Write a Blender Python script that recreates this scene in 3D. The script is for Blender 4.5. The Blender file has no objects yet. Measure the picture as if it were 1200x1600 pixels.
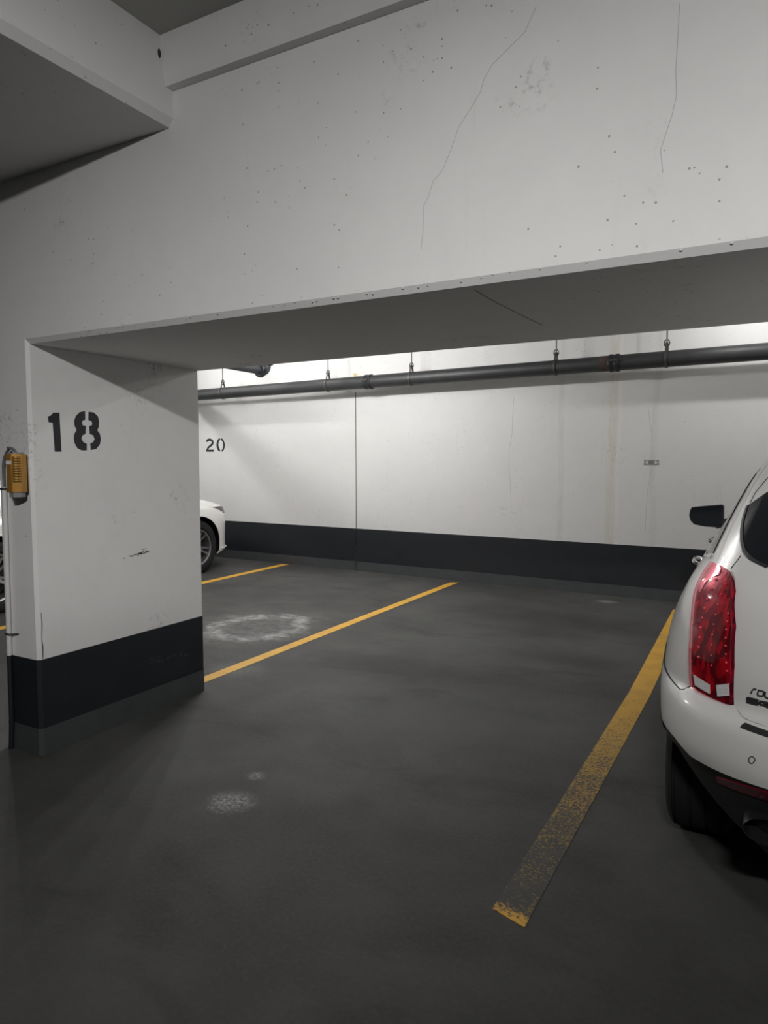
import bpy, bmesh, math, random
from mathutils import Vector, Matrix
from mathutils.geometry import delaunay_2d_cdt
S = bpy.context.scene
C = S.collection
random.seed(7)
PI = math.pi
# ------------------------------------------------------------------ camera
cam = bpy.data.objects.new('camera', bpy.data.cameras.new('camera')); C.objects.link(cam)
cam.location = (0, 0, 1.5)
yaw, pitch = math.radians(28.89), math.radians(4.205)
fw = Vector((-math.sin(yaw)*math.cos(pitch), math.cos(yaw)*math.cos(pitch), -math.sin(pitch)))
cam.rotation_euler = fw.to_track_quat('-Z', 'Y').to_euler()
cam.data.sensor_fit = 'HORIZONTAL'; cam.data.sensor_width = 36.0; cam.data.lens = 36.0*1072/1200
cam.data.clip_start = 0.05; cam.data.clip_end = 100
S.camera = cam
# ------------------------------------------------------------------ world, exposure
w = bpy.data.worlds.new('world'); S.world = w; w.use_nodes = True
w.node_tree.nodes['Background'].inputs[0].default_value = (.5, .5, .5, 1)
w.node_tree.nodes['Background'].inputs[1].default_value = .02
S.view_settings.view_transform = 'Standard'; S.view_settings.look = 'None'
S.view_settings.gamma = 1; S.view_settings.use_curve_mapping = False
S.view_settings.exposure = 1.12
# ------------------------------------------------------------------ lamps: fluorescent battens under the slab, plus added fill lamps
def tube(loc, length, power, rz=0, n=4, col=(1, .99, .975)):
    """a bare fluorescent tube, also used for the added lamps: a row of small round sources along its length"""
    for k in range(n):
        u = (k+.5)/n - .5
        l = bpy.data.lights.new('ceiling_or_fill_lamp', 'POINT'); l.energy = power/n; l.color = col; l.shadow_soft_size = .03
        o = bpy.data.objects.new('ceiling_or_fill_lamp', l); C.objects.link(o)
        o.location = (loc[0]+u*length*math.cos(rz), loc[1]+u*length*math.sin(rz), loc[2])
def wash(loc, az, tilt, power, spread):
    """one head of the aisle luminaire, thrown sideways at the beams"""
    l = bpy.data.lights.new('ceiling_or_fill_lamp', 'AREA'); l.shape = 'RECTANGLE'; l.size = .45; l.size_y = .05; l.energy = power
    l.color = (1, .99, .975); l.spread = math.radians(spread)
    o = bpy.data.objects.new('ceiling_or_fill_lamp', l); C.objects.link(o); o.location = loc
    a, e = math.radians(az), math.radians(tilt)
    o.rotation_euler = Vector((math.sin(a)*math.cos(e), math.cos(a)*math.cos(e), math.sin(e))).to_track_quat('-Z', 'Y').to_euler()
for az, p in ((-64, 3.0), (-42, 3.6), (-21, 3.2), (0, 2.6), (21, 2.55), (42, 2.6)): wash((.4, -1.2, 3.08), az, -23, p, 64)
tube((-6.4, 7.40, 3.0), 2.4, 14, -.045)
tube((.6, 7.06, 3.0), 2.4, 19, -.045)
tube((-4.5, 5.8, 3.05), 1.2, 82)  # unseen lamp added to lift the middle of the back wall and the bay floor
tube((-8.72, 5.5, 3.02), .6, 52, PI/2, 2)  # unseen lamp added to throw the diagonal shadow of the hidden pipe
tube((5.2, 5.9, 3.05), 1.2, 62)  # unseen fill lamp added for bounce off the floor onto the soffit
# ---- outlines measured on the surfaces they lie on
LAMP = [(0.7645,1.1516),(0.7005,1.1501),(0.6464,1.1407),(0.6084,1.1218),(0.5684,1.0873),(0.5104,0.9854),(0.4803,0.8709),(0.4663,0.7454),(0.4883,0.7423),(0.5324,0.7438),(0.5824,0.7486),(0.6104,0.7564),(0.6264,0.8223),(0.6504,0.9038),(0.6845,0.9744),(0.7325,1.0434),(0.7505,1.0748),(0.7685,1.1156)]
LAMP_TOP = [(0.7645,1.1516),(0.7685,1.1156),(0.7505,1.0748),(0.7405,1.0544),(0.7105,1.056),(0.7165,1.0842),(0.7045,1.1093),(0.6745,1.1218),(0.6865,1.1422),(0.7105,1.1501)]
REV_A = [(0.6004,0.8019),(0.5344,0.7909),(0.5304,0.7611),(0.5884,0.7689)]
REV_B = [(0.5124,0.7987),(0.4763,0.8176),(0.4703,0.7799),(0.5043,0.7627)]
GLASS = [(0.5084,1.1752),(0.5344,1.1799),(0.5824,1.1924),(0.6264,1.2097),(0.6685,1.2395),(0.7045,1.2724),(0.7365,1.3085),(0.7585,1.3477),(0.7165,1.3712),(0.6745,1.3963)]
GATE = [(0.6284,1.1987),(0.6364,1.1767),(0.6404,1.1485),(0.6004,1.1234),(0.5644,1.0889),(0.5063,0.987),(0.4763,0.8725),(0.4623,0.747),(0.4503,0.7344),(0.4383,0.725),(0.4183,0.7219),(0.3963,0.7219),(0.3763,0.7203)]
PAD = [(0.3743,0.6999),(0.4403,0.7015),(0.4363,0.7093),(0.4283,0.7156),(0.3763,0.714)]
SEAM = [(0.6144,0.7517),(0.6344,0.7423),(0.6585,0.7282),(0.6785,0.7235),(0.7405,0.7282),(0.7805,0.7313)]
BUMPTOP = [(0.4603,0.747),(0.4883,0.7407),(0.5324,0.7423),(0.5824,0.747),(0.6104,0.7533),(0.6344,0.7423),(0.6585,0.7282),(0.6785,0.7235),(0.7405,0.7282),(0.7805,0.7313)]
BUMPLOW = [(0.7485,0.5666),(0.7025,0.5635),(0.6184,0.5384),(0.5264,0.5415),(0.4543,0.5462),(0.3723,0.5541)]
REFL = [(0.5304,0.507),(0.4563,0.529),(0.3743,0.5431),(0.3843,0.5039),(0.4783,0.4898),(0.5444,0.4819)]
SENSOR = [(0.4003,0.6294),(0.4023,0.6246),(0.4043,0.6199),(0.4063,0.6168),(0.4083,0.6152),(0.4123,0.6137),(0.4143,0.6152),(0.4163,0.6184),(0.4163,0.6215),(0.4163,0.6262),(0.4143,0.6294),(0.4123,0.6325),(0.4083,0.6356),(0.4063,0.6356),(0.4043,0.6341),(0.4023,0.6325)]
L_r = [(0.4203,0.8034),(0.4183,0.8129),(0.4143,0.8207),(0.4083,0.8207)]
L_o = [(0.4023,0.8207),(0.3903,0.8207),(0.3903,0.8066),(0.4023,0.8034),(0.4043,0.8097),(0.4023,0.8207)]
L_u = [(0.3863,0.8207),(0.3863,0.8082),(0.3843,0.805),(0.3743,0.8034),(0.3723,0.8191)]
L_S = [(0.4003,0.7893),(0.4263,0.7878),(0.4283,0.7831),(0.4263,0.7799),(0.4023,0.7815),(0.3983,0.7799),(0.4003,0.7752),(0.4283,0.7736)]
L_R = [(0.3923,0.7752),(0.3963,0.7878),(0.3763,0.7893),(0.3723,0.7862),(0.3743,0.7815),(0.3903,0.7799),(0.3663,0.7752)]
L_X1 = [(0.3643,0.7893),(0.3402,0.7768)]
L_X2 = [(0.3462,0.7893),(0.3622,0.7752)]
QWIN = [(0.8426,1.1767),(0.9366,1.3916)]
RUB = [(0.7645,1.3587),(0.7725,1.3932),(0.7485,1.4465)]
D1 = [(2.234,1.7268),(2.2513,1.7326),(2.2653,1.748),(2.2997,1.7501),(2.3041,1.5506),(2.2657,1.5501),(2.2596,1.6968),(2.2366,1.6981)]
D8A = [(2.4525,1.7671),(2.4199,1.76),(2.396,1.7385),(2.3847,1.7129),(2.3855,1.688),(2.3979,1.666),(2.3838,1.6454),(2.379,1.6227),(2.3821,1.5978),(2.3983,1.5704),(2.4241,1.5592),(2.4555,1.5597),(2.4568,1.5944),(2.4346,1.6041),(2.4253,1.6216),(2.43,1.6369),(2.451,1.6478),(2.4543,1.6886),(2.435,1.6928),(2.4313,1.7052),(2.4371,1.7182),(2.452,1.7215)]
D8B = [(2.4744,1.766),(2.5092,1.763),(2.533,1.7438),(2.5394,1.7157),(2.536,1.6897),(2.526,1.6685),(2.542,1.651),(2.5472,1.6225),(2.5399,1.5937),(2.5143,1.5672),(2.4807,1.5616),(2.479,1.5965),(2.4987,1.6057),(2.5071,1.6214),(2.4988,1.6417),(2.4778,1.6472),(2.4764,1.6896),(2.4935,1.6955),(2.4951,1.7084),(2.4883,1.7183),(2.4716,1.721)]
E2 = [(-4.3175,1.8215),(-4.2957,1.8462),(-4.2639,1.8592),(-4.2289,1.8611),(-4.1875,1.8494),(-4.1569,1.8265),(-4.1486,1.799),(-4.1583,1.7692),(-4.1902,1.7421),(-4.2325,1.7226),(-4.261,1.7028),(-4.2718,1.6879),(-4.15,1.6868),(-4.1473,1.6543),(-4.3183,1.6556),(-4.3119,1.6882),(-4.2849,1.7231),(-4.2457,1.7528),(-4.2032,1.7773),(-4.1888,1.797),(-4.1953,1.8146),(-4.2229,1.825),(-4.2578,1.8231),(-4.2934,1.8036)]
E0A = [(-4.0083,1.8588),(-4.0426,1.8544),(-4.0707,1.8251),(-4.0854,1.7856),(-4.0879,1.7409),(-4.0772,1.701),(-4.0539,1.671),(-4.0269,1.6549),(-4.0131,1.6582),(-4.0125,1.6855),(-4.0292,1.7005),(-4.0422,1.7305),(-4.0482,1.7653),(-4.0405,1.7999),(-4.0228,1.8219),(-4.0075,1.834)]
E0B = [(-3.9911,1.8659),(-3.9541,1.848),(-3.9277,1.8179),(-3.9118,1.7734),(-3.9129,1.729),(-3.9273,1.6897),(-3.9552,1.6578),(-3.9757,1.653),(-3.9843,1.6654),(-3.9751,1.6802),(-3.9541,1.7048),(-3.9431,1.7392),(-3.9437,1.7738),(-3.9551,1.8085),(-3.9751,1.8236),(-3.9932,1.8338)]
CR1 = [(-0.6513,2.8744),(-0.6862,2.8105),(-0.7365,2.7777),(-0.7882,2.7441),(-0.8154,2.7088),(-0.8299,2.6678),(-0.8621,2.6266),(-0.9036,2.5768),(-0.9212,2.5306),(-0.939,2.494),(-0.957,2.4571),(-0.9915,2.427),(-1.0077,2.3847),(-1.0264,2.3528),(-1.0284,2.2739),(-1.0353,2.212)]
CR2 = [(-0.2473,2.76),(-0.2495,2.668),(-0.252,2.5839),(-0.2483,2.5147),(-0.2585,2.4657),(-0.2738,2.4173),(-0.2862,2.3765),(-0.2777,2.3136)]
CR3 = [(2.2999,2.0558),(2.324,1.8847),(2.3463,1.7818),(2.35,1.6451),(2.3468,1.5218)]
CR4 = [(2.3487,1.4532),(2.3388,1.3362),(2.3163,1.1978),(2.3078,1.0243),(2.302,0.7453)]
CR5 = [(0.7817,2.2657),(0.769,2.0402),(0.7642,1.8133),(0.7342,1.6617),(0.7293,1.4326),(0.7477,1.2795),(0.7577,1.1416),(0.7674,1.0342)]
CR6 = [(-0.8696,2.2078),(-0.8712,2.3091),(-0.8682,2.4328),(-0.8607,2.5703),(-0.8524,2.7212),(-0.8377,2.9063)]
SCUFF = [(2.663,0.9502),(2.7309,0.9566),(2.7915,0.9643),(2.8487,0.9689)]
SCUFF2 = [(2.8063,0.9851),(2.8446,0.9884)]
SCR = [(2.8229,0.3167),(2.8766,0.3106),(2.9671,0.2954),(3.056,0.2849),(3.1319,0.2822)]
GAUGE = [(2.2686,1.5082),(2.4259,1.4739)]
TAG = [(-1.5124,2.6952),(-1.4398,2.6135)]
STREAK = [(1.9612,2.8302),(1.9388,2.3485),(1.9211,1.6495),(1.9116,0.5808)]
JOINT = [(-1.4716,2.4441),(-1.4803,0.0294)]
def pchip(xs,ys):
    n=len(xs); h=[xs[i+1]-xs[i] for i in range(n-1)]; d=[(ys[i+1]-ys[i])/h[i] for i in range(n-1)]
    m=[d[0]]+[0]*(n-2)+[d[-1]]
    for i in range(1,n-1):
        if d[i-1]*d[i]>0:
            w1=2*h[i]+h[i-1]; w2=h[i]+2*h[i-1]
            m[i]=(w1+w2)/(w1/d[i-1]+w2/d[i])
    def f(x):
        if x<=xs[0]: return ys[0]
        if x>=xs[-1]: return ys[-1]
        i=0
        while x>xs[i+1]: i+=1
        t=(x-xs[i])/h[i]
        return ((1+2*t)*(1-t)**2*ys[i]+t*(1-t)**2*h[i]*m[i]+t*t*(3-2*t)*ys[i+1]+t*t*(t-1)*h[i]*m[i+1])
    return f
class Hull:
    """closed car hull: every height z has a plan outline; t in 0..1 rear corner, 1..2 flank, 2..3 front corner"""
    def __init__(s,rows,org):
        # rows: z, half width, rear v, rear corner length, rear exponent, front v, front corner length, front exponent
        s.c=[pchip([r[0] for r in rows],[r[k] for r in rows]) for k in range(1,8)]
        s.z0,s.z1=rows[0][0],rows[-1][0]; s.org=org
    def row(s,z): return [c(z) for c in s.c]
    def p(s,t,z,side=-1,R=None):
        W,y0,a,n,y1,b,m=R or s.row(z)
        if t<=1:
            q=t*math.pi/2; u=W*math.sin(q)**(2/n); v=y0+a*(1-max(0,math.cos(q))**(2/n))
        elif t<=2: u=W; v=(y0+a)+(t-1)*(y1-b-y0-a)
        else:
            q=(3-t)*math.pi/2; u=W*max(0,math.sin(q))**(2/m); v=y1-b*(1-max(0,math.cos(q))**(2/m))
        return (s.org[0]+side*u, s.org[1]+v, z)
    def nrm(s,t,z,side=-1):
        e=1e-3
        t0,t1=max(t-e,0),min(t+e,3); a=s.p(t0,z,side); b=s.p(t1,z,side); c=s.p(t,z-e,side); d=s.p(t,z+e,side)
        A=[b[i]-a[i] for i in range(3)]; B=[d[i]-c[i] for i in range(3)]
        n=[A[1]*B[2]-A[2]*B[1],A[2]*B[0]-A[0]*B[2],A[0]*B[1]-A[1]*B[0]]
        l=math.sqrt(sum(x*x for x in n)) or 1
        k=-1 if side<0 else 1
        n=[k*x/l for x in n]
        return n
    def q(s,t,z,off=0,side=-1):
        p=s.p(t,z,side); n=s.nrm(t,z,side)
        return tuple(p[i]+off*n[i] for i in range(3))
ROWS_A=[
(.22,.70,.15,.60,2.4,4.58,.6,2.4),
(.30,.78,.10,.65,2.5,4.68,.7,2.4),
(.38,.85,.07,.70,2.6,4.72,.7,2.4),
(.45,.905,.05,.74,2.6,4.75,.7,2.4),
(.51,.945,.035,.76,2.6,4.77,.7,2.4),
(.525,.957,.018,.76,2.6,4.78,.7,2.4),
(.60,.966,.0,.76,2.6,4.80,.7,2.4),
(.68,.968,.008,.76,2.6,4.80,.7,2.4),
(.715,.967,.028,.76,2.6,4.80,.7,2.4),
(.735,.967,.062,.76,2.6,4.79,.7,2.4),
(.75,.966,.07,.76,2.6,4.79,.7,2.4),
(.85,.955,.062,.76,2.6,4.76,.7,2.4),
(.95,.930,.07,.74,2.6,4.68,.8,2.4),
(1.02,.903,.085,.70,2.6,4.45,.9,2.3),
(1.06,.885,.097,.67,2.6,4.05,.9,2.3),
(1.12,.848,.12,.63,2.6,3.66,.8,2.4),
(1.16,.825,.14,.60,2.6,3.50,.75,2.4),
(1.20,.805,.16,.57,2.6,3.38,.7,2.4),
(1.30,.757,.225,.52,2.6,3.10,.7,2.4),
(1.40,.707,.29,.48,2.6,2.82,.7,2.4),
(1.50,.645,.36,.45,2.6,2.52,.7,2.4),
(1.55,.60,.40,.44,2.5,2.35,.65,2.4),
(1.59,.53,.45,.42,2.4,2.15,.6,2.3),
(1.62,.42,.55,.40,2.3,1.90,.5,2.2),
(1.635,.25,.75,.30,2.2,1.60,.3,2.1),
]
ORG_A=(.655,2.12,0)
# ------------------------------------------------------------------ node helpers
class NT:
    def __init__(s, name):
        s.m = bpy.data.materials.new(name); s.m.use_nodes = True
        s.t = s.m.node_tree; s.b = s.t.nodes['Principled BSDF']
        s.geo = s.t.nodes.new('ShaderNodeNewGeometry'); s.pos = s.geo.outputs['Position']
    def n(s, typ, ins=(), **kw):
        nd = s.t.nodes.new(typ)
        for k, v in kw.items(): setattr(nd, k, v)
        for k, v in dict(ins).items():
            if isinstance(v, bpy.types.NodeSocket): s.t.links.new(v, nd.inputs[k])
            else: nd.inputs[k].default_value = v
        return nd
    def link(s, a, b): s.t.links.new(a, b)
    def math(s, op, a, b=0.0, clamp=False):
        return s.n('ShaderNodeMath', {0: a, 1: b}, operation=op, use_clamp=clamp).outputs[0]
    def noise(s, scale, detail=4, rough=.55, vec=None, dist=0):
        return s.n('ShaderNodeTexNoise', {'Vector': vec or s.pos, 'Scale': scale, 'Detail': detail, 'Roughness': rough, 'Distortion': dist}).outputs['Fac']
    def ramp(s, f, a, b):           # smooth 0..1 between a and b
        return s.n('ShaderNodeMapRange', {'Value': f, 'From Min': a, 'From Max': b}, interpolation_type='SMOOTHSTEP').outputs[0]
    def mix(s, f, a, b):
        nd = s.n('ShaderNodeMix', data_type='RGBA')
        for i, v in ((0, f), (6, a), (7, b)):
            if isinstance(v, bpy.types.NodeSocket): s.link(v, nd.inputs[i])
            else: nd.inputs[i].default_value = v if i == 0 else (*v, 1)
        return nd.outputs[2]
    def scale(s, v):
        return s.n('ShaderNodeMapping', {'Vector': s.pos, 'Scale': v}).outputs[0]
    def bump(s, h, strength=.2, dist=.01):
        s.link(s.n('ShaderNodeBump', {'Height': h, 'Strength': strength, 'Distance': dist}).outputs[0], s.b.inputs['Normal'])
    def xyz(s):
        o = s.n('ShaderNodeSeparateXYZ', {0: s.pos}).outputs; return o[0], o[1], o[2]
def plain(name, col, rough=.5, metal=0, coat=0, var=.08, sc=30, spec=.5):
    t = NT(name); n = t.noise(sc)
    d = [c*(1-var) for c in col]; l = [min(1, c*(1+var)) for c in col]
    t.link(t.mix(n, d, l), t.b.inputs['Base Color'])
    t.b.inputs['Roughness'].default_value = rough; t.b.inputs['Metallic'].default_value = metal
    t.b.inputs['Coat Weight'].default_value = coat; t.b.inputs['Coat Roughness'].default_value = .04
    t.b.inputs['Specular IOR Level'].default_value = spec
    return t.m
def pits(t, scale, dens, size):
    v = t.n('ShaderNodeTexVoronoi', {'Vector': t.pos, 'Scale': scale})
    c = t.n('ShaderNodeSeparateColor', {0: v.outputs['Color']}).outputs
    rad = t.math('MULTIPLY', t.math('POWER', c[1], 3), size)
    hit = t.math('LESS_THAN', v.outputs['Distance'], rad)
    # pits come in clusters
    cl = t.ramp(t.noise(1.3, 3), .42, .62)
    return t.math('MULTIPLY', hit, t.math('LESS_THAN', c[0], t.math('MULTIPLY', cl, dens)))
def painted_concrete(name, base, streak=False, dirt=.5):
    t = NT(name)
    col = t.mix(t.ramp(t.noise(.9, 5, .6), .3, .7), [c*.96 for c in base], base)
    col = t.mix(t.math('MULTIPLY', t.ramp(t.noise(9, 6, .7), .35, .75), .07), col, (.45, .45, .46))
    blot = t.math('MULTIPLY', t.ramp(t.noise(2.6, 3), .60, .72), t.ramp(t.noise(38, 4, .7), .50, .70))
    col = t.mix(t.math('MULTIPLY', blot, dirt), col, (.16, .16, .17))
    stre = t.ramp(t.noise(4, 4, .6, t.scale((5, 5, .35))), .62, .80)
    col = t.mix(t.math('MULTIPLY', stre, .10), col, (.35, .34, .32))
    p1 = pits(t, 17, .16, .07); p2 = pits(t, 60, .6, .24)
    p = t.math('MAXIMUM', p1, p2)
    col = t.mix(t.math('MULTIPLY', p, .62), col, (.07, .07, .07))
    h = t.math('SUBTRACT', t.noise(3, 6, .6), t.math('MULTIPLY', p, .5))
    if streak:
        x, y, z = t.xyz()
        def band(x0, wd, amt, colr):
            nonlocal col
            xx = t.math('ADD', x, t.math('MULTIPLY', t.math('SUBTRACT', t.noise(1.1, 3), .5), .10))
            d = t.math('ABSOLUTE', t.math('SUBTRACT', xx, x0))
            m = t.math('MULTIPLY', t.ramp(d, wd, wd*.25), t.ramp(t.noise(5, 4, .7, t.scale((8, 8, .8))), .25, .65))
            col = t.mix(t.math('MULTIPLY', m, amt), col, colr)
        band(-1.47, .085, .55, (.60, .55, .46))
        band(-1.40, .03, .5, (.80, .77, .70))
        band(-2.05, .05, .25, (.42, .41, .40))
        band(-1.02, .05, .25, (.42, .41, .40))
    t.link(col, t.b.inputs['Base Color']); t.b.inputs['Roughness'].default_value = .62
    t.b.inputs['Specular IOR Level'].default_value = .35
    t.bump(h, .25, .006)
    return t.m
def floor_material():
    t = NT('floor_concrete'); x, y, z = t.xyz()
    col = t.mix(t.ramp(t.noise(.7, 5, .6), .3, .7), (.037, .0366, .036), (.078, .0772, .076))
    st = t.ramp(t.noise(1.4, 5, .62, t.scale((.7, 1.5, 1)), .8), .50, .72)
    col = t.mix(t.math('MULTIPLY', st, .62), col, (.024, .023, .0215))
    col = t.mix(t.math('MULTIPLY', t.ramp(t.noise(55, 5, .7), .4, .8), .35), col, (.11, .108, .104))
    col = t.mix(t.math('MULTIPLY', t.ramp(t.noise(3.2, 6, .7), .6, .8), .25), col, (.13, .128, .124))
    def dist(cx, cy, rx, ry, ns=5, amt=.35):
        v = t.n('ShaderNodeCombineXYZ', {0: t.math('DIVIDE', t.math('SUBTRACT', x, cx), rx), 1: t.math('DIVIDE', t.math('SUBTRACT', y, cy), ry), 2: 0.0}).outputs[0]
        d = t.n('ShaderNodeVectorMath', {0: v}, operation='LENGTH').outputs['Value']
        return t.math('ADD', d, t.math('MULTIPLY', t.math('SUBTRACT', t.noise(ns, 4, .6), .5), amt*2))
    # lime bloom ring left by a dried puddle behind the pillar
    d = dist(-3.98, 4.85, .40, .46, 3.0, .55)
    ring = t.math('MULTIPLY', t.ramp(t.math('ABSOLUTE', t.math('SUBTRACT', d, .95)), .34, .03), t.ramp(t.noise(7, 6, .75), .36, .66))
    col = t.mix(t.math('MULTIPLY', ring, .85), col, (.46, .46, .46))
    halo = t.math('MULTIPLY', t.ramp(d, 1.8, .9), t.math('MULTIPLY', t.ramp(t.noise(9, 5, .7), .3, .7), .55))
    col = t.mix(halo, col, (.20, .198, .195))
    # scuffed pale spots
    for cx, cy, rx, ry, a in ((-2.01, 2.24, .12, .11, .85), (-2.075, 2.49, .06, .05, .6), (-1.42, 7.53, .12, .10, .8), (-3.3, 3.75, .25, .2, .25)):
        m = t.math('MULTIPLY', t.ramp(dist(cx, cy, rx, ry, 9, .5), 1.2, .1), t.ramp(t.noise(60, 5, .75), .35, .65))
        col = t.mix(t.math('MULTIPLY', m, a), col, (.42, .41, .40))
    for cx, cy, rx, ry, a in ((-2.2, 4.35, .9, .35, .6), (-1.9, 6.4, .8, .4, .45), (-4.3, 6.8, .3, .12, .4), (-1.3, 5.2, .5, .3, .35)):
        m = t.ramp(dist(cx, cy, rx, ry, 3, .5), 1.2, .2)
        col = t.mix(t.math('MULTIPLY', m, a), col, (.020, .019, .018))
    t.link(col, t.b.inputs['Base Color'])
    t.link(t.n('ShaderNodeMapRange', {'Value': t.noise(2.2, 4), 'To Min': .60, 'To Max': .85}).outputs[0], t.b.inputs['Roughness'])
    t.b.inputs['Specular IOR Level'].default_value = .38
    t.bump(t.noise(70, 5, .7), .18, .004)
    return t.m
def line_material(name, worn):
    t = NT(name); x, y, z = t.xyz()
    fl = t.mix(t.noise(20, 4), (.032, .0315, .0295), (.062, .061, .058))
    pa = t.mix(t.ramp(t.noise(6, 5, .7), .3, .75), (.62, .33, .035), (.78, .44, .05))
    pa = t.mix(t.math('MULTIPLY', t.ramp(t.noise(2.2, 4, .6), .55, .75), .45), pa, (.30, .22, .08))
    n = t.noise(75, 5, .75); n2 = t.noise(7, 3)
    if worn:
        wear = t.n('ShaderNodeMapRange', {'Value': y, 'From Min': 2.3, 'From Max': 5.2, 'To Min': .58, 'To Max': .28}).outputs[0]
        tip = t.ramp(t.math('ADD', y, t.math('MULTIPLY', t.math('ADD', x, .66), .15)), 2.17, 2.09)
        wear = t.math('SUBTRACT', wear, t.math('MULTIPLY', tip, .14))
        th = t.math('ADD', wear, t.math('MULTIPLY', t.math('SUBTRACT', n2, .5), .22))
        dull = t.n('ShaderNodeMapRange', {'Value': y, 'From Min': 2.4, 'From Max': 5.5, 'To Min': .72, 'To Max': .05}).outputs[0]
        dull = t.math('SUBTRACT', dull, t.math('MULTIPLY', tip, .75), True)
        pa = t.mix(dull, pa, (.085, .074, .028))
    else: th = t.math('ADD', t.math('MULTIPLY', n2, .12), .27)
    f = t.ramp(t.math('SUBTRACT', n, th), -.05, .07)
    t.link(t.mix(f, fl, pa), t.b.inputs['Base Color']); t.b.inputs['Roughness'].default_value = .6
    return t.m
WHITE = (.79, .787, .778)
M = dict(
    wall=painted_concrete('white_painted_wall', (.72, .717, .712), True, .35),
    beam=painted_concrete('white_painted_beam', WHITE, False, .55),
    slab=painted_concrete('painted_slab', (.42, .42, .40), False, .3),
    soff=painted_concrete('painted_soffit', (.62, .62, .61), False, .15),
    floor=floor_material(), line=line_material('yellow_line_paint', False), worn=line_material('worn_yellow_line_paint', True),
    black=plain('black_band_paint', (.012, .0145, .019), .5, var=.35, sc=6),
    grey=plain('grey_base_paint', (.052, .055, .058), .55, var=.3, sc=7),
    ink=plain('stencil_paint', (.016, .017, .022), .6), crack=plain('crack_grey', (.50, .50, .50), .9), soffline=plain('soffit_crack', (.34, .34, .34), .9),  # cracks are plain grey lines
    scuff=plain('rubber_scuff', (.05, .05, .05), .8), scr=plain('pale_scratch', (.10, .10, .105), .8),
    pipe=plain('painted_steel_pipe', (.034, .035, .037), .5, .0, var=.5, sc=9), iron=plain('dark_iron', (.018, .020, .024), .55, .1),
    rod=plain('zinc_rod', (.10, .095, .09), .5, .6), rust=plain('rusty_pipe', (.06, .040, .035), .8, var=.5, sc=40),
    brass=plain('yellow_cover', (.42, .215, .04), .34, .45, .2, .15, 40), dgrey=plain('grey_plastic', (.20, .205, .21), .5), cable=plain('grey_cable', (.15, .155, .165), .5),
    conduit=plain('painted_conduit', (.66, .655, .64), .5), slot=plain('dark_slot', (.10, .045, .008), .7),
    paint=plain('white_car_paint', (.71, .705, .685), .30, 0, .6, .02, 3), white2=plain('bright_car_paint', (.80, .79, .78), .22, 0, .9, .02, 3),
    clad=plain('black_cladding', (.012, .013, .014), .55, var=.3), rubber=plain('tyre_rubber', (.014, .015, .016), .75, var=.25, spec=.3), well=plain('wheel_well', (.008, .008, .009), .9, spec=.1),
    glass=plain('dark_tinted_glass', (.010, .012, .016), .05, 0, .5, .0, 3), chrome=plain('chrome', (.75, .75, .76), .12, 1, 0, .02), alloy=plain('alloy', (.42, .42, .43), .3, .9),
    tag=plain('yellow_mark', (.62, .5, .24), .7), gauge=plain('gauge_plastic', (.60, .60, .60), .3), gink=plain('gauge_print', (.20, .20, .20), .6),
    seam=plain('panel_gap', (.03, .03, .03), .8), badge=plain('badge_chrome', (.10, .10, .105), .3, .7), red=plain('dark_red_reflector', (.14, .006, .018), .2, 0, .6),
    rev=plain('reversing_reflector', (.80, .78, .77), .2, .1, .5, .35, 160), led=plain('led_reflector', (.95, .30, .36), .12, .0, 1, .1), mglass=plain('mirror_glass', (.03, .035, .042), .04, .2, .5, 0),
    exh=plain('dark_chrome', (.045, .045, .047), .3, .6),
    lip=plain('grey_arch_lip', (.05, .051, .052), .38),
    pad=plain('step_pad_rubber', (.014, .014, .015), .6, var=.3, sc=200), mauve=plain('headlight_lens', (.10, .065, .075), .12, .2, .8, .3, 25),
    pink=plain('pink_lens', (.50, .30, .32), .18, 0, .6, .1))
def tail_red():
    t = NT('taillight_reflector'); v = t.n('ShaderNodeTexVoronoi', {'Vector': t.scale((1, 1, .45)), 'Scale': 62})
    c = t.n('ShaderNodeSeparateColor', {0: v.outputs['Color']}).outputs
    col = t.mix(t.ramp(c[0], .2, .9), (.095, .0015, .011), (.40, .005, .026))
    t.link(col, t.b.inputs['Base Color']); t.b.inputs['Roughness'].default_value = .3
    t.bump(v.outputs['Distance'], .12, .004); return t.m
def lens_mat(name, tint, amt):
    t = NT(name); o = t.t.nodes['Material Output']
    tr = t.n('ShaderNodeBsdfTransparent', {0: (*tint, 1)}); gl = t.n('ShaderNodeBsdfGlossy', {0: (1, 1, 1, 1), 'Roughness': .04})
    mx = t.n('ShaderNodeMixShader', {0: .035}); t.link(tr.outputs[0], mx.inputs[1]); t.link(gl.outputs[0], mx.inputs[2])
    t.link(mx.outputs[0], o.inputs[0]); return t.m
M['tail'] = tail_red(); M['lens'] = lens_mat('red_lens', (.98, .55, .60), 1)
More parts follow.
